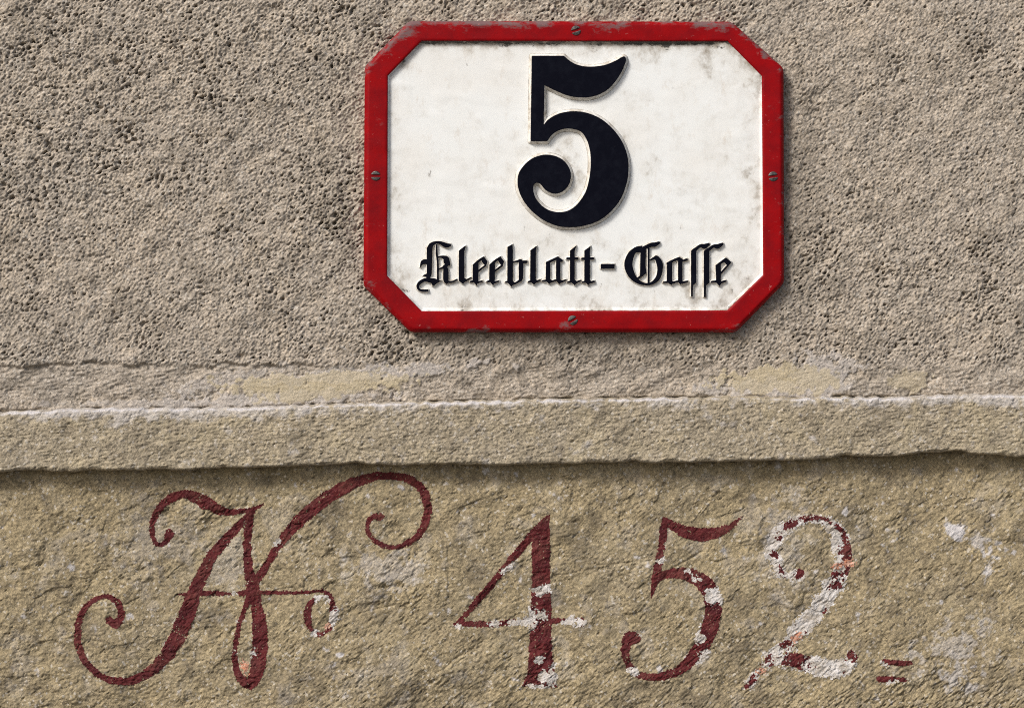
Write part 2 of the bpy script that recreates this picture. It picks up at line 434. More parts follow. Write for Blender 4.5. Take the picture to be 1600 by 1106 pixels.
def Zm(x0, y0, sc, shapes):
    """shapes given in enlarged coordinates -> photo px"""
    out = []
    for k, pts in shapes:
        if k == 's': out.append((k, [(x0 + x / sc, y0 + y / sc, w / sc) for x, y, w in pts]))
        else: out.append((k, [(x0 + x / sc, y0 + y / sc) for x, y in pts]))
    return out
def bounds(shapes, pad):
    xs, ys = [], []
    for k, pts in shapes:
        for p in pts:
            w = p[2] / 2 if k == 's' else 0
            xs += [p[0] - w, p[0] + w]; ys += [p[1] - w, p[1] + w]
    return min(xs) - pad, max(xs) + pad, min(ys) - pad, max(ys) + pad
def shapes_sdf(gx, gy, shapes):
    d = np.full(gx.shape, -1e9)
    for k, pts in shapes:
        d = np.maximum(d, stroke_sdf(gx, gy, pts) if k == 's' else poly_sdf(gx, gy, pts))
    return d

# ------------------------------------------------------------------ painted "No 452 =" on the base
def tri_height(X, Z):
    i = np.clip(np.searchsorted(XS, X, side='right') - 1, 0, len(XS) - 2)
    j = np.clip(np.searchsorted(zb, Z, side='right') - 1, 0, len(zb) - 2)
    fx = (X - XS[i]) / (XS[i + 1] - XS[i]); fz = (Z - zb[j]) / (zb[j + 1] - zb[j])
    a, b, c, d = FB[j, i], FB[j, i + 1], FB[j + 1, i + 1], FB[j + 1, i]
    return np.where(fx >= fz, a + fx * (b - a) + fz * (c - b), a + fz * (d - a) + fx * (c - d))
SUBD = 2
def conform(name, box, maskfn, off, mat, parent, pieces=None, rest=None):
    """film of material lying on the stone wherever maskfn > 0 (box in photo px)"""
    x0, x1, y0, y1 = box
    k = 1 - BASE_F / D
    i0 = int((wx(x0, BASE_F) - XS[XOFF]) / DX); i1 = int((wx(x1, BASE_F) - XS[XOFF]) / DX) + 1
    j0 = int((wz(y1, BASE_F) - zb[ZOFF]) / DX); j1 = int((wz(y0, BASE_F) - zb[ZOFF]) / DX) + 1
    xs = XS[XOFF] + np.arange(i0 * SUBD, i1 * SUBD + 1) * DX / SUBD
    zs = zb[ZOFF] + np.arange(j0 * SUBD, j1 * SUBD + 1) * DX / SUBD
    X, Z = np.meshgrid(xs, zs)
    px = X / (S * k) + CX; py = CY - (Z - Z0) / (S * k)
    m = maskfn(px, py, X, Z) > 0
    F = tri_height(X, Z) + off
    nr, nc = X.shape
    I, J = np.meshgrid(np.arange(nc - 1), np.arange(nr - 1)); a = (J * nc + I).ravel()
    mf = m.ravel().astype(np.int8)
    keep = (mf[a] + mf[a + 1] + mf[a + nc] + mf[a + nc + 1]) >= 3
    a = a[keep]
    V = np.stack([X.ravel(), -F.ravel(), Z.ravel()], 1)
    def build(nm, a):
        f = np.concatenate([np.stack([a, a + 1, a + nc + 1], 1), np.stack([a, a + nc + 1, a + nc], 1)])
        used, inv = np.unique(f.ravel(), return_inverse=True)
        return mesh_obj(nm, V[used], inv.reshape(-1, 3), mat, parent)
    if len(a) < 6: return None
    if pieces is None: return build(name, a)
    todo = set(a.tolist()); small = []; big = []
    while todo:                                                  # one object for each patch, the crumbs together
        seed = todo.pop(); comp = [seed]; q = [seed]
        while q:
            c = q.pop()
            for d in (c - 1, c + 1, c - nc, c + nc, c - nc - 1, c - nc + 1, c + nc - 1, c + nc + 1):
                if d in todo: todo.remove(d); comp.append(d); q.append(d)
        if len(comp) >= 70: big.append(np.array(comp))
        else: small += comp
    big.sort(key=len, reverse=True)
    objs = [build(name if (i == 0 or rest is None) else rest, c) for i, c in enumerate(big)]
    if len(small) > 5: build(pieces, np.array(small))["kind"] = "stuff"
    return objs[0] if objs else None

zA = lambda sh: Zm(80, 720, 2.865, sh)
zB = lambda sh: Zm(360, 720, 3.072, sh)
letter_N = zA([
    ('s', [(528, 325, 42), (512, 358, 26), (482, 376, 20), (455, 345, 22), (449, 290, 26), (475, 225, 32), (530, 170, 40), (600, 148, 40), (670, 175, 58), (725, 205, 52), (785, 228, 34), (850, 224, 22), (905, 215, 20), (950, 190, 4)]),
    ('s', [(900, 228, 24), (850, 275, 34), (800, 330, 42), (725, 415, 50), (680, 500, 56), (640, 590, 64), (605, 690, 74), (565, 785, 74), (505, 880, 60), (425, 952, 45), (320, 988, 36), (205, 952, 30), (130, 860, 32), (117, 750, 34), (155, 650, 26), (235, 606, 22), (295, 632, 28), (312, 690, 34), (288, 728, 44), (262, 715, 38)]),
    ('s', [(892, 235, 30), (878, 330, 36), (876, 400, 38), (882, 480, 44), (900, 560, 62), (915, 640, 52), (932, 720, 66), (934, 820, 72), (928, 910, 68), (905, 980, 58), (872, 992, 50), (838, 950, 32), (822, 870, 26), (835, 760, 22), (868, 660, 24), (898, 580, 44)]),
    ('s', [(560, 600, 6), (600, 597, 16), (660, 592, 24), (800, 594, 20), (900, 590, 30)]),
]) + zB([
    ('s', [(100, 590, 56), (160, 520, 36), (225, 412, 40), (290, 330, 54), (370, 250, 62), (470, 172, 64), (580, 112, 58), (690, 76, 40), (800, 74, 36), (880, 98, 40), (932, 160, 44), (946, 240, 40), (922, 325, 38), (868, 385, 30), (790, 414, 22), (720, 400, 24), (668, 352, 24), (657, 300, 24), (682, 268, 26), (716, 266, 42)]),
    ('s', [(90, 632, 30), (150, 632, 22), (300, 632, 17), (440, 622, 18)]),
])
letter_o = zB([('s', [(436, 622, 14), (482, 655, 28), (492, 720, 34), (478, 800, 24), (425, 832, 22), (382, 795, 30), (372, 730, 36), (385, 685, 30), (430, 645, 10)])])
zC = lambda sh: Zm(680, 780, 3.457, sh)
num_4 = zC([
    ('p', [(602, 82), (618, 85), (622, 300), (624, 470), (628, 700), (634, 850), (645, 940), (660, 1012), (560, 1012), (468, 1006), (500, 930), (512, 700), (521, 470), (521, 300), (522, 200), (530, 150)]),
    ('s', [(598, 105, 30), (500, 218, 44), (360, 388, 38), (250, 520, 38), (120, 670, 26)]),
    ('s', [(108, 674, 16), (180, 670, 30), (250, 672, 32), (400, 665, 32), (520, 658, 30), (700, 655, 28), (760, 655, 34), (782, 660, 56)]),
])
zD = lambda sh: Zm(940, 780, 3.457, sh)
num_5 = zD([
    ('s', [(342, 108, 32), (332, 180, 42), (318, 290, 40), (296, 400, 46), (282, 470, 30), (270, 530, 5)]),
    ('s', [(346, 118, 44), (420, 162, 60), (520, 190, 74), (610, 182, 60), (695, 148, 36), (765, 92, 4)]),
    ('s', [(292, 428, 44), (360, 402, 50), (450, 402, 66), (540, 442, 84), (596, 520, 94), (600, 620, 92), (575, 720, 88), (520, 820, 76), (440, 906, 56), (330, 952, 44), (220, 952, 38), (150, 900, 40), (128, 820, 46), (146, 752, 66), (178, 748, 66)]),
])
zE = lambda sh: Zm(1140, 780, 3.457, sh)
num_2 = zE([
    ('s', [(380, 398, 52), (330, 415, 36), (275, 390, 32), (238, 300, 52), (255, 205, 58), (325, 138, 50), (430, 102, 36), (530, 125, 46), (598, 200, 72), (618, 310, 86), (585, 430, 88), (505, 560, 86), (405, 680, 82), (300, 790, 70), (195, 895, 48), (90, 1010, 26)]),
    ('s', [(200, 880, 30), (290, 862, 64), (370, 872, 84), (450, 900, 88), (560, 915, 88), (645, 890, 66), (662, 840, 52)]),
])
dash_a = zE([('s', [(828, 876, 30), (900, 880, 34), (950, 884, 28), (985, 884, 8)])])
dash_b = zE([('s', [(808, 968, 32), (870, 972, 34), (945, 972, 24)])])

def wear(px, py, X, Z, spots):
    """> 0 where the paint has come off"""
    n = 0.50 * samp(T_cl, X * 2.3, Z * 2.3) + 0.55 * samp(T_pink, X * 1.1, Z * 1.1) + 0.30 * samp(T_speck, X, Z)
    w = np.full(px.shape, -1.0)
    for cx, cy, rx, ry, a, k in spots:
        w = np.maximum(w, blob(px, py, cx, cy, rx, ry, a) * 2.2 * k + np.where(blob(px, py, cx, cy, rx, ry, a) > -0.6, 0.55 * n, -1))
    return w
def inscription(name, shapes, spots, label, amount=1.62, held=()):
    box = bounds(shapes, 12)
    cache = {}
    def body(px, py, X, Z):
        return shapes_sdf(px, py, shapes) + 0.75 * samp(T_speck, X, Z) + 0.5 * samp(T_mid, X + .1, Z)
    def f_paint(px, py, X, Z):
        s = body(px, py, X, Z)
        chips = 0.62 * samp(T_speck, X + .4, Z) + 0.6 * samp(T_cl, X * 3, Z * 3) - amount
        chips = np.maximum(chips, 0.8 * samp(T_fine, X * 1.4, Z * 1.4) + 0.3 * samp(T_cl, X * 2, Z * 2 + .3) - amount * 1.05)
        w = wear(px, py, X, Z, spots) if spots else -1.0
        keep = np.zeros(px.shape, bool)
        for q in held: keep |= blob(px, py, *q) + 0.30 * samp(T_cl, X * 3.1 + .2, Z * 3.1) + 0.22 * samp(T_speck, X, Z + .1) > 0.12
        return np.where((chips > 0) | ((w > 0.10) & ~keep), -1.0, s)
    o = conform(name, box, f_paint, 0.00034, M_paint, stone_base, "paint_flecks", "paint_remnant")
    if label and o: o["label"] = label
    if spots:
        b2 = (min(s[0] - max(s[2], s[3]) * 1.3 for s in spots) - 4, max(s[0] + max(s[2], s[3]) * 1.3 for s in spots) + 4,
              min(s[1] - max(s[2], s[3]) * 1.3 for s in spots) - 4, max(s[1] + max(s[2], s[3]) * 1.3 for s in spots) + 4)
        def f_bare(px, py, X, Z):
            w = wear(px, py, X, Z, spots)
            near = sst(-9, 3, shapes_sdf(px, py, shapes) + 2.5 * samp(T_cl, X, Z) + 2 * samp(T_speck, X, Z))
            return np.minimum(w - 0.02, near - 0.5)
        conform("bare_plaster_patch", b2, f_bare, 0.00016, M_bare, stone_base, "bare_plaster_flecks")
    return o
inscription("painted_letter", letter_N, [(432, 848, 8, 5, 0, .6), (366, 927, 5, 4, 0, .8), (385, 1020, 14, 8, 0, .35)],
            "dark red letter N with curling flourishes painted on the base")
inscription("painted_letter", letter_o, [(503, 936, 13, 9, 0, 1.2), (521, 965, 8, 17, 0, 1.1), (492, 988, 12, 5, 0, .5)], "small dark red letter o, partly flaked white")
inscription("painted_numeral", num_4, [(846, 922, 18, 9, 0, .8), (798, 886, 14, 7, -45, .9), (788, 894, 6, 6, 0, .8), (775, 973, 10, 6, 0, .6), (806, 973, 17, 6, 0, .5), (829, 968, 10, 18, 0, .85), (846, 962, 9, 7, 0, .4), (896, 973, 18, 12, 0, .9), (862, 1058, 9, 18, 0, .7), (842, 1030, 9, 7, 0, .8), (848, 1056, 8, 10, 0, .8), (715, 978, 8, 5, 0, .6), (840, 1074, 26, 5, 0, .4)],
            "dark red numeral 4 with flaked crossbar")
inscription("painted_numeral", num_5, [(1118, 930, 19, 14, 0, 1.0), (1093, 970, 6, 18, 10, .8), (1092, 997, 10, 8, 0, .8), (1042, 876, 14, 7, 0, 1.0), (1009, 992, 11, 7, 20, 1.0), (988, 1049, 11, 7, 10, 1.0), (1100, 1028, 10, 10, 0, .3), (1086, 903, 8, 4, 20, .3), (1074, 892, 5, 3, 0, .4)],
            "dark red numeral 5 with flaked white shoulder")
inscription("painted_numeral", num_2, [(1215, 860, 26, 52, 10, .85), (1236, 836, 20, 20, 0, .7), (1250, 815, 16, 12, 0, .7), (1282, 808, 26, 10, 0, .5), (1306, 845, 20, 34, 0, 1.0), (1303, 890, 22, 22, 0, .85), (1290, 930, 34, 24, -50, 1.1), (1262, 964, 38, 28, -50, 1.2), (1243, 988, 24, 18, -40, .9), (1222, 920, 20, 16, 0, .6), (1210, 1022, 36, 24, -45, .55), (1180, 1052, 28, 22, -40, .6), (1290, 1042, 44, 22, 0, 1.0), (1325, 1040, 20, 18, 0, .6), (1222, 1050, 24, 14, 0, .6), (1232, 896, 26, 10, 20, .7)],
            "numeral 2 almost wholly flaked to white plaster, specks of red left", 1.6,
            [(1237, 818, 14, 10, -30), (1256, 810, 14, 7, 0), (1284, 808, 22, 6, 5), (1312, 826, 5, 12, -30), (1321, 845, 6, 20, -10), (1323, 862, 12, 9, 0), (1310, 897, 15, 6, -10), (1306, 914, 12, 7, -20), (1221, 842, 8, 7, 0), (1211, 866, 7, 7, 0),
             (1250, 896, 10, 12, 0), (1222, 890, 6, 9, 0), (1228, 1007, 13, 7, -20), (1200, 1028, 8, 7, -30), (1243, 1032, 24, 14, 8), (1330, 1022, 11, 10, 20), (1175, 1062, 10, 8, -40), (1166, 1072, 8, 7, 0), (1198, 1052, 8, 5, 0)])
inscription("painted_dash", dash_a, [(1374, 1038, 10, 9, 0, .7)], None)
inscription("painted_dash", dash_b, [(1398, 1068, 20, 5, 0, .45)], None)
for cx, cy, rx, ry, a in [(383, 1042, 6, 14, -12), (1326, 878, 9, 7, 0), (1308, 884, 8, 5, 0), (1243, 996, 11, 6, -30), (513, 978, 5, 6, 0), (1190, 1048, 8, 6, 0)]:
    conform("brick_spot", (cx - rx * 1.6, cx + rx * 1.6, cy - ry * 1.6, cy + ry * 1.6),
            lambda px, py, X, Z, q=(cx, cy, rx, ry, a): blob(px, py, *q) + 0.35 * samp(T_speck, X, Z) + 0.30 * samp(T_cl, X * 3, Z * 3) - 0.12, 0.00046, M_brick, stone_base)

# ------------------------------------------------------------------ the house-number sign
sign = empty("house_number_sign", (float(wx(897)), 0.0, float(wz(277))))
sign["label"] = "octagonal white enamel house number sign with red frame and black numeral 5"
sign["category"] = "sign"
FZ, PZ = 0.0150, 0.0098           # how far the frame face and the plate stand off the wall plane

def frame_mat():
    m, nt, b = new_mat("worn_red_enamel", 0.5, 0.1)
    col = mix(nt, rng_map(nt, tex(nt, 45, 5, 0.65), 0.35, 0.7), (0.285, 0.002, 0.004), (0.175, 0.003, 0.006))
    w = math_n(nt, 'ADD', attr(nt, "wear"), math_n(nt, 'MULTIPLY', math_n(nt, 'SUBTRACT', tex(nt, 48, 8, 0.75, (0.5, 1, 1)), 0.5), 3.6))
    col = mix(nt, rng_map(nt, w, 0.62, 0.95, 0, 0.85), col, (0.15, 0.115, 0.115))
    sc = rng_map(nt, tex(nt, 170, 4, 0.75), 0.66, 0.73, 0, 0.75)
    col = mix(nt, sc, col, (0.42, 0.16, 0.15))
    dk = rng_map(nt, tex(nt, 230, 5, 0.75), 0.64, 0.72, 0, 0.8)
    col = mix(nt, dk, col, (0.10, 0.010, 0.012))
    nt.links.new(col, b.inputs["Base Color"])
    nt.links.new(rng_map(nt, w, 0.5, 0.9, 0.40, 0.75), b.inputs["Roughness"])
    bump(nt, b, tex(nt, 260, 5, 0.7), 0.0003, 0.6)
    return m
def plate_mat():
    m, nt, b = new_mat("aged_white_enamel", 0.38, 0.45)
    col = mix(nt, rng_map(nt, tex(nt, 14, 6, 0.6), 0.38, 0.66), (0.785, 0.805, 0.80), (0.76, 0.76, 0.735))
    col = mix(nt, rng_map(nt, tex(nt, 42, 8, 0.74, (1.6, 1, 0.7)), 0.57, 0.76, 0, 0.6), col, (0.56, 0.49, 0.41))
    g = math_n(nt, 'ADD', attr(nt, "grime"), math_n(nt, 'MULTIPLY', math_n(nt, 'SUBTRACT', tex(nt, 70, 8, 0.74, (1, 1, 0.8)), 0.5), 2.0))
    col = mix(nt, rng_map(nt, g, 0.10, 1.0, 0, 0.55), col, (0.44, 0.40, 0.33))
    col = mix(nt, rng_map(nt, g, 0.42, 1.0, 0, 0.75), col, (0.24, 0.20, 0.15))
    k = math_n(nt, 'ADD', attr(nt, "grime"), math_n(nt, 'MULTIPLY', math_n(nt, 'SUBTRACT', tex(nt, 130, 6, 0.7, (0.7, 1, 1.2)), 0.5), 2.6))
    col = mix(nt, rng_map(nt, k, 0.86, 1.05, 0, 0.9), col, (0.035, 0.032, 0.028))
    sp = rng_map(nt, tex(nt, 95, 6, 0.72, (1, 1, 0.55), 0.5), 0.655, 0.72, 0, 0.8)
    col = mix(nt, sp, col, (0.16, 0.14, 0.12))
    nt.links.new(col, b.inputs["Base Color"])
    bump(nt, b, tex(nt, 160, 5, 0.65), 0.0002, 0.5)
    return m
def letter_mat():
    m, nt, b = new_mat("black_raised_enamel", 0.4, 0.05)
    sd = attr(nt, "inside")
    sdn = math_n(nt, 'ADD', sd, math_n(nt, 'MULTIPLY', math_n(nt, 'SUBTRACT', tex(nt, 400, 3, 0.6), 0.5), 0.9))
    top = rng_map(nt, sdn, -0.75, -0.25)
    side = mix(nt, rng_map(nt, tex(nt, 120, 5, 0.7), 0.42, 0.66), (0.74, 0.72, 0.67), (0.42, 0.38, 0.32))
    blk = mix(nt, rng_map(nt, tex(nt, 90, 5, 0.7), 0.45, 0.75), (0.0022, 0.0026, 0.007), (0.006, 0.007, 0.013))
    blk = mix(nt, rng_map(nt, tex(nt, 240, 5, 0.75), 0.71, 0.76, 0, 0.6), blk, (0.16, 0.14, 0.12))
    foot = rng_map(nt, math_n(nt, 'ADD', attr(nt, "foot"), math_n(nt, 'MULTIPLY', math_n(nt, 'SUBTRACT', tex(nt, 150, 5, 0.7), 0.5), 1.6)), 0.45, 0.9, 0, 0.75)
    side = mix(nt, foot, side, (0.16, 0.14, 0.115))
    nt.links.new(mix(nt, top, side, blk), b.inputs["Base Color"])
    nt.links.new(rng_map(nt, top, 0, 1, 0.5, 0.62), b.inputs["Roughness"])
    bump(nt, b, tex(nt, 200, 4, 0.6), 0.0002, 0.5)
    return m
def screw_mat():
    m, nt, b = new_mat("tarnished_screw_steel", 0.45, 0.5)
    col = mix(nt, rng_map(nt, tex(nt, 260, 4, 0.7), 0.4, 0.65), (0.13, 0.125, 0.12), (0.035, 0.03, 0.028))
    nt.links.new(col, b.inputs["Base Color"]); b.inputs["Metallic"].default_value = 0.6
    bump(nt, b, tex(nt, 600, 3, 0.7), 0.0004)
    return m
M_frame, M_plate, M_letter, M_screw = frame_mat(), plate_mat(), letter_mat(), screw_mat()

OUT = np.array([(638.5, 32.5), (1143, 33.5), (1225, 106), (1226, 442), (1150, 519.5), (641, 519), (567.5, 447), (569.5, 104)])
INN = np.array([(659, 64.5), (1137, 65), (1190.5, 119.5), (1192.5, 429.5), (1136, 485), (659, 486), (605, 431), (606, 118.5)])
def frame():
    # t: 0 = outer edge, 1 = inner edge ; f: stand-off
    prof = [(-0.00, -0.004), (0.0, 0.0100), (0.012, 0.0113), (0.045, 0.0124), (0.10, 0.0137), (0.15, 0.0146), (0.18, 0.01495), (0.21, 0.0151), (0.26, 0.0151), (0.40, 0.0151), (0.65, 0.0150), (0.85, 0.0150), (0.93, 0.01495), (0.965, 0.0147), (0.99, 0.0141), (1.0, 0.0134), (1.0, 0.0120), (0.995, 0.0090)]
    base_o, base_i = [], []
    for i in range(8):
        L = np.linalg.norm(OUT[(i + 1) % 8] - OUT[i]); n = max(6, int(L / 6))
        # rounded corners: pull the ends of each edge in a little
        for k in range(n):
            t = k / n
            base_o.append(OUT[i] * (1 - t) + OUT[(i + 1) % 8] * t); base_i.append(INN[i] * (1 - t) + INN[(i + 1) % 8] * t)
    bo, bi = np.array(base_o), np.array(base_i); m = len(bo)
    for _ in range(1):
        bo = 0.5 * bo + 0.25 * (np.roll(bo, 1, 0) + np.roll(bo, -1, 0))
    V, W = [], []
    for t, f in prof:
        P = bo * (1 - t) + bi * t
        nz = samp(T_lump, P[:, 0] * S * 1.3, P[:, 1] * S * 1.3)
        ff = f + (0.00012 * nz if f > 0.01 and t < 0.95 else 0)
        ff = np.full(m, 1.0) * ff
        up = sst(150, 40, P[:, 1])                             # weather side: the top members and their corners
        V.append(np.stack([wx(P[:, 0], 0.014), -ff, wz(P[:, 1], 0.014)], -1))
        W.append(np.full(m, math.exp(-(t / 0.55) ** 2)) * (0.42 + 0.42 * up + 0.10 * ((np.abs(P[:, 0] - 897) > 245) & (P[:, 1] < 130))) + 0.0)
    v = np.concatenate(V); nr = len(prof)
    F = []
    i = np.arange(m); j = (i + 1) % m
    for r in range(nr - 1):
        F.append(np.stack([r * m + i, r * m + j, (r + 1) * m + j, (r + 1) * m + i], 1))
    return mesh_obj("frame", v, np.concatenate(F), M_frame, sign, {"wear": np.concatenate(W)})
frame()

def plate():
    st = 1.5
    gx, gy = np.meshgrid(np.arange(600, 1199, st), np.arange(492, 58, -st))
    sd = poly_sdf(gx, gy, INN + (INN - INN.mean(0)) * 0.006)
    n1 = samp(T_cl, gx * S, gy * S); lump = samp(T_lump, gx * S, gy * S)
    f = PZ + 0.0036 * (1 - sst(0.5, 6.0, sd)) + 0.00012 * lump
    # creased corner facet, upper right
    e = ((gx - 1137) * (119.5 - 65) - (gy - 65) * (1190.5 - 1137)) / math.hypot(119.5 - 65, 53.5)
    f = np.maximum(f, PZ + 0.0038 * np.clip((e + 27) / 27, 0, 1))
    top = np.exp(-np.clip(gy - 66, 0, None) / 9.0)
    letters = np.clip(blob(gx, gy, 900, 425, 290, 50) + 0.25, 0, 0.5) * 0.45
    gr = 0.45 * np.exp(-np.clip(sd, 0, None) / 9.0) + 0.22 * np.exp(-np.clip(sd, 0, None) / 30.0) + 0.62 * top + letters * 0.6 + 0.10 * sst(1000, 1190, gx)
    gr = gr + 0.42 * sst(0.1, .6, blob(gx, gy, 905, 240, 140, 190)) * sst(0.0, 1.5, samp(T_blot, gx * S, gy * S) + 0.4)
    gr = gr + 0.22 * sst(0.2, 1.6, samp(T_blot, gx * S + .3, gy * S)) + 0.16 * sst(0.3, 1.6, n1) * sst(930, 1120, gx)
    gr = gr * (1 - 0.75 * np.exp(-np.clip(1191 - gx, 0, None) / 9.0) * sst(120, 160, gy))
    v = np.stack([wx(gx, PZ), -f, wz(gy, PZ)], -1).reshape(-1, 3)
    nr, nc = gx.shape
    I, J = np.meshgrid(np.arange(nc - 1), np.arange(nr - 1)); a = (J * nc + I).ravel()
    ok = (sd.ravel() > -1.0); keep = ok[a] & ok[a + 1] & ok[a + nc] & ok[a + nc + 1]; a = a[keep]
    fc = np.stack([a, a + 1, a + nc + 1, a + nc], 1)
    used, inv = np.unique(fc.ravel(), return_inverse=True)
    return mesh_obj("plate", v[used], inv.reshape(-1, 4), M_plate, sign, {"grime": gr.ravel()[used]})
plate()

def raised(name, shapes, h, bev, step, label=None, dx=0.0):
    """raised cast character: flat black face, pale sloping sides (photo px)"""
    x0, x1, y0, y1 = bounds(shapes, bev + 3)
    gx, gy = np.meshgrid(np.arange(x0, x1, step), np.arange(y1, y0, -step))
    sd = shapes_sdf(gx, gy, shapes)
    t = np.clip((sd + bev) / bev, 0, 1)
    prof = np.where(t < 0.85, t * 1.03, 0.8755 + 0.1245 * np.sin(np.clip((t - 0.85) / 0.15, 0, 1) * math.pi / 2))
    f = PZ - 0.0006 + (h + 0.0006) * prof
    v = np.stack([wx(gx, PZ + h), -f, wz(gy, PZ + h)], -1).reshape(-1, 3)
    nr, nc = gx.shape
    I, J = np.meshgrid(np.arange(nc - 1), np.arange(nr - 1)); a = (J * nc + I).ravel()
    ok = (sd.ravel() > -bev - step * 0.9); keep = (ok[a].astype(int) + ok[a + 1] + ok[a + nc] + ok[a + nc + 1]) >= 3; a = a[keep]
    fc = np.stack([a, a + 1, a + nc + 1, a + nc], 1)
    used, inv = np.unique(fc.ravel(), return_inverse=True)
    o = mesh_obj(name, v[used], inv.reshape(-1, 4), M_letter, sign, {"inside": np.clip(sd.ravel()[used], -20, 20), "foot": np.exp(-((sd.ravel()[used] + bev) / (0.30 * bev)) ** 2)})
    if label: o["label"] = label
    return o

def smooth_poly(pts, corners):
    """closed outline through pts; indices in corners stay sharp"""
    n = len(pts); P = np.asarray(pts, float); cs = sorted(corners); out = []
    for k in range(len(cs)):
        a, b = cs[k], cs[(k + 1) % len(cs)]
        seg = [P[(a + i) % n] for i in range(((b - a) % n or n) + 1)]
        c = catmull(seg, 5) if len(seg) > 2 else np.array(seg)
        out.append(c[:-1])
    return [tuple(p) for p in np.concatenate(out)]
five = [(152, 66), (335, 66), (372, 97), (420, 120), (490, 129), (570, 119), (630, 96), (678, 70), (692, 84), (685, 115), (660, 168), (620, 225), (570, 270), (500, 298), (430, 303), (360, 293), (290, 265), (222, 232),
        (218, 465), (250, 430), (310, 398), (390, 385), (470, 395), (550, 430), (620, 490), (670, 560), (700, 640), (706, 720), (695, 800), (660, 890), (600, 965), (530, 1015), (450, 1042), (380, 1050), (300, 1043), (220, 1010), (150, 955), (100, 890), (74, 825), (72, 760), (95, 710), (140, 665), (190, 642), (240, 635), (300, 648), (345, 680), (372, 730), (372, 780), (350, 825), (310, 853), (270, 855), (230, 835), (207, 808), (188, 795), (165, 802), (157, 830), (170, 880), (200, 920), (240, 950), (290, 965), (345, 962), (390, 940), (430, 900), (465, 840), (485, 760), (492, 680), (487, 610), (470, 550), (440, 505), (400, 487), (350, 482), (300, 495), (265, 520), (238, 555), (145, 555)]
five = smooth_poly(five, [0, 1, 17, 18, 73, 74])
raised("numeral", Zm(790, 70, 3.686, [('p', five)]), 0.0056, 5.4, 0.75, "large black numeral 5 with ball-ended bowl")

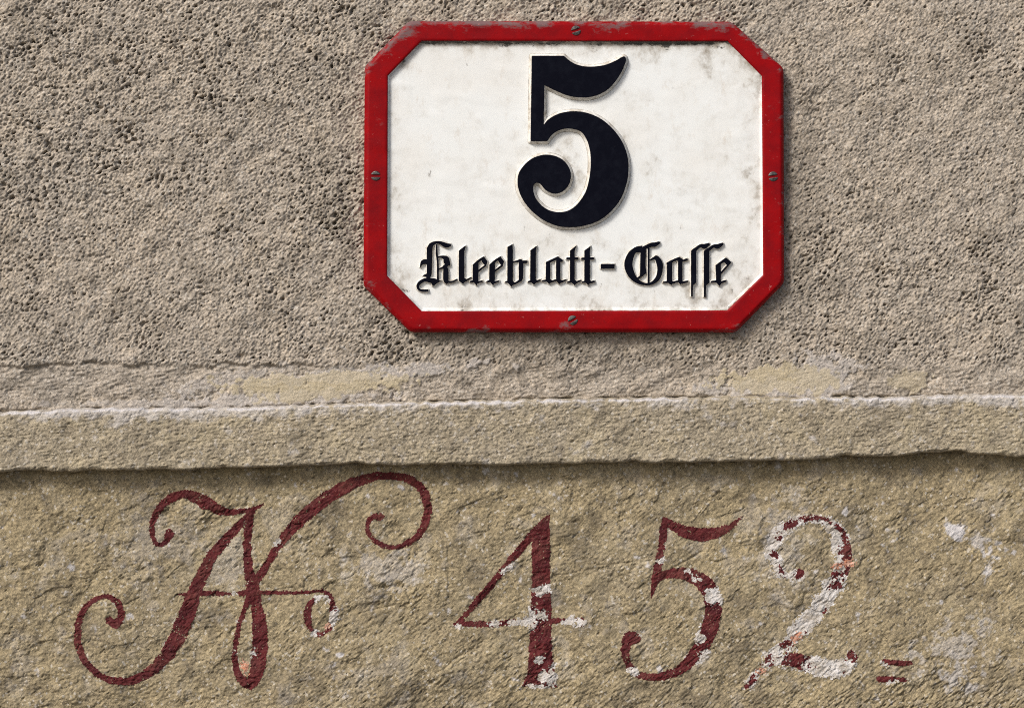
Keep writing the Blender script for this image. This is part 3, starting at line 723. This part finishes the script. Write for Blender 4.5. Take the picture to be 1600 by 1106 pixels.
lA = lambda sh: Zm(640, 365, 11.06, sh)
lB = lambda sh: Zm(725, 365, 11.06, sh)
lC = lambda sh: Zm(815, 365, 11.06, sh)
lD = lambda sh: Zm(930, 365, 10.06, sh)
lE = lambda sh: Zm(1030, 365, 10.06, sh)
def e_letter(x, top, sx=1.0):
    return [('p', [(x, 545), (x + 40, 505), (x + 88, 475), (x + 86, 800), (x + 60, 892), (x - 5, 815)]),
            ('s', [(x + 15, 545, 34), (x + 100, 470, 34), (x + 185, 412, 26)]),
            ('p', [(x + 165, 412), (x + 185, 402), (x + 245, 480), (x + 218, 562), (x + 150, 478)]),
            ('s', [(x + 215, 550, 22), (x + 85, 650, 24)]),
            ('s', [(x - 45, 832, 20), (x + 20, 818, 34)]), ('s', [(x + 70, 845, 34), (x + 155, 822, 18)])]
letters = [
    ("K", lA([('p', [(300, 250), (400, 180), (386, 300), (382, 560), (376, 700), (362, 745), (290, 745), (232, 726), (300, 690)]),
         ('s', [(335, 255, 64), (375, 195, 64), (450, 155, 40), (530, 160, 46), (600, 192, 68), (650, 206, 66), (692, 200, 42)]),
         ('s', [(320, 490, 80), (240, 490, 72), (200, 535, 28), (188, 575, 10)]),
         ('s', [(310, 735, 40), (330, 790, 70)]),
         ('s', [(490, 822, 46), (390, 812, 80), (270, 800, 52), (185, 840, 48), (142, 900, 38), (160, 960, 32), (222, 985, 32), (305, 985, 34)]),
         ('p', [(350, 790), (540, 808), (402, 905)]),
         ('s', [(466, 195, 16), (468, 350, 26), (486, 500, 22), (488, 790, 24)]),
         ('s', [(482, 405, 16), (560, 402, 34), (630, 432, 80), (640, 482, 96), (680, 535, 36)]),
         ('s', [(640, 540, 60), (580, 585, 30), (495, 615, 16)]),
         ('s', [(610, 570, 60), (626, 640, 80), (626, 790, 80), (640, 850, 36)]),
         ('s', [(640, 832, 34), (740, 832, 20), (815, 795, 20)])])),
    ("l", lA([('p', [(856, 295), (950, 222), (968, 215), (942, 305), (942, 770), (985, 790), (920, 868), (852, 812)]), ('s', [(930, 825, 40), (1010, 790, 20), (1060, 762, 14)])])),
    ("e", lB(e_letter(157, 0))),
    ("e", lB(e_letter(443, 0))),
    ("b", lB([('p', [(755, 235), (835, 188), (840, 300), (840, 820), (870, 850), (818, 915), (752, 840)]), ('s', [(722, 835, 18), (790, 830, 34)]),
         ('s', [(815, 878, 40), (900, 852, 26), (975, 805, 40)]), ('p', [(950, 470), (985, 445), (1022, 480), (1018, 770), (985, 830), (950, 800)]),
         ('s', [(840, 490, 20), (900, 482, 20), (965, 468, 40)]), ('s', [(1005, 490, 36), (1072, 488, 40)])])),
    ("l", lC([('p', [(156, 292), (240, 230), (258, 222), (242, 305), (242, 790), (275, 820), (212, 880), (152, 820)]), ('s', [(120, 832, 18), (180, 820, 34)]), ('s', [(230, 840, 34), (318, 802, 18)])])),
    ("a", lC([('p', [(425, 515), (490, 475), (490, 790), (530, 810), (478, 866), (420, 815)]), ('s', [(440, 505, 36), (530, 462, 34), (625, 418, 36)]), ('s', [(365, 818, 18), (440, 812, 32)]), ('s', [(500, 835, 30), (600, 800, 20)]),
         ('p', [(600, 440), (640, 405), (668, 470), (665, 790), (700, 815), (652, 870), (600, 815)]), ('s', [(645, 440, 44), (690, 468, 40)]), ('s', [(675, 835, 34), (765, 800, 16)])])),
    ("t", lC([('p', [(840, 298), (905, 245), (938, 216), (912, 310), (912, 800), (960, 830), (918, 890), (840, 820)]), ('s', [(790, 432, 30), (880, 432, 34), (962, 430, 32)]), ('s', [(800, 838, 18), (870, 825, 32)]), ('s', [(930, 848, 34), (1020, 812, 16)])])),
    ("t", lC([('p', [(1090, 292), (1160, 245), (1186, 222), (1176, 310), (1176, 800), (1205, 830), (1150, 890), (1088, 820)]), ('s', [(1048, 434, 30), (1130, 432, 34), (1232, 430, 34)]), ('s', [(1050, 838, 18), (1120, 828, 32)]), ('s', [(1170, 845, 34), (1250, 828, 26)])])),
    ("-", lD([('p', [(92, 480), (302, 480), (300, 548), (92, 550)])])),
    ("G", lD([('s', [(725, 208, 26), (640, 245, 58), (565, 330, 96), (524, 450, 118), (534, 560, 118), (592, 680, 90), (680, 758, 58), (790, 795, 28), (900, 775, 42), (985, 695, 66), (1018, 580, 74), (1012, 470, 86), (968, 385, 66), (925, 388, 36), (868, 412, 18)]),
         ('s', [(640, 288, 18), (720, 258, 56), (790, 215, 48), (880, 178, 56), (940, 172, 62), (1000, 145, 34)]),
         ('p', [(715, 290), (795, 230), (788, 500), (802, 622), (710, 690), (652, 728), (640, 714), (708, 660)]), ('s', [(840, 215, 20), (840, 500, 20), (840, 790, 20)])])),
    ("a", lE([('p', [(125, 470), (200, 432), (200, 750), (240, 760), (190, 805), (122, 760)]), ('s', [(135, 470, 34), (220, 425, 32), (315, 388, 34)]), ('s', [(70, 766, 16), (140, 758, 28)]), ('s', [(200, 775, 30), (290, 750, 20)]),
         ('p', [(300, 410), (325, 375), (362, 430), (362, 750), (385, 770), (332, 795), (300, 760)]), ('s', [(335, 405, 40), (375, 425, 24), (432, 408, 28)]), ('s', [(360, 772, 32), (445, 750, 18)])])),
    ("s", lE([('p', [(505, 275), (580, 265), (580, 770), (528, 810), (524, 985), (504, 985)]), ('s', [(532, 280, 52), (590, 232, 42), (650, 192, 40), (710, 200, 66), (775, 170, 36)])])),
    ("s", lE([('p', [(705, 280), (785, 265), (785, 770), (735, 815), (728, 995), (706, 995)]), ('s', [(738, 280, 56), (800, 234, 42), (860, 196, 40), (915, 204, 66), (990, 165, 36)])])),
    ("e", lE([('p', [(890, 515), (965, 465), (965, 740), (985, 770), (950, 822), (900, 770)]), ('s', [(905, 508, 34), (975, 455, 34), (1048, 398, 30)]), ('p', [(1030, 405), (1055, 385), (1132, 450), (1082, 508), (1008, 430)]), ('s', [(1080, 500, 22), (972, 618, 22)]),
         ('s', [(820, 758, 16), (915, 748, 30)]), ('s', [(960, 770, 30), (1042, 746, 22)])])),
]
NAMES = {"-": "raised_hyphen"}
LAB = {"K": "black fraktur capital K", "G": "black fraktur capital G", "b": "black fraktur letter b"}
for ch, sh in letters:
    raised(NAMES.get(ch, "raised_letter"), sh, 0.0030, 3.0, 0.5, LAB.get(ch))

def screw(px, py, ang, rad=7.6):
    n = 40; R = rad * S
    g = np.linspace(-1.08, 1.08, n)
    U, W = np.meshgrid(g, g)
    r = np.hypot(U, W)
    c, s = math.cos(math.radians(ang)), math.sin(math.radians(ang))
    across = np.abs(-U * s + W * c)
    dome = 0.0017 * np.sqrt(np.clip(1 - (r * 0.80) ** 2, 0, 1)) * sst(1.07, 0.96, r)
    slot = 0.0028 * sst(0.28, 0.20, across) * sst(1.04, 0.98, r)
    f = FZ - 0.0008 + dome - slot + 0.0002
    f = np.where(r > 1.05, FZ - 0.0012, f)
    v = np.stack([float(wx(px, FZ)) + U * R, -f, float(wz(py, FZ)) + W * R], -1).reshape(-1, 3)
    I, J = np.meshgrid(np.arange(n - 1), np.arange(n - 1)); a = (J * n + I).ravel()
    ok = (r.ravel() < 1.09); a = a[ok[a] & ok[a + 1] & ok[a + n] & ok[a + n + 1]]
    fc = np.stack([a, a + 1, a + n + 1, a + n], 1)
    used, inv = np.unique(fc.ravel(), return_inverse=True)
    mesh_obj("screw", v[used], inv.reshape(-1, 4), M_screw, sign)
for px, py, a in ((900, 48, 18), (587, 275, 0), (1208, 276, 8), (895, 500.5, 30)):
    screw(px, py, a)
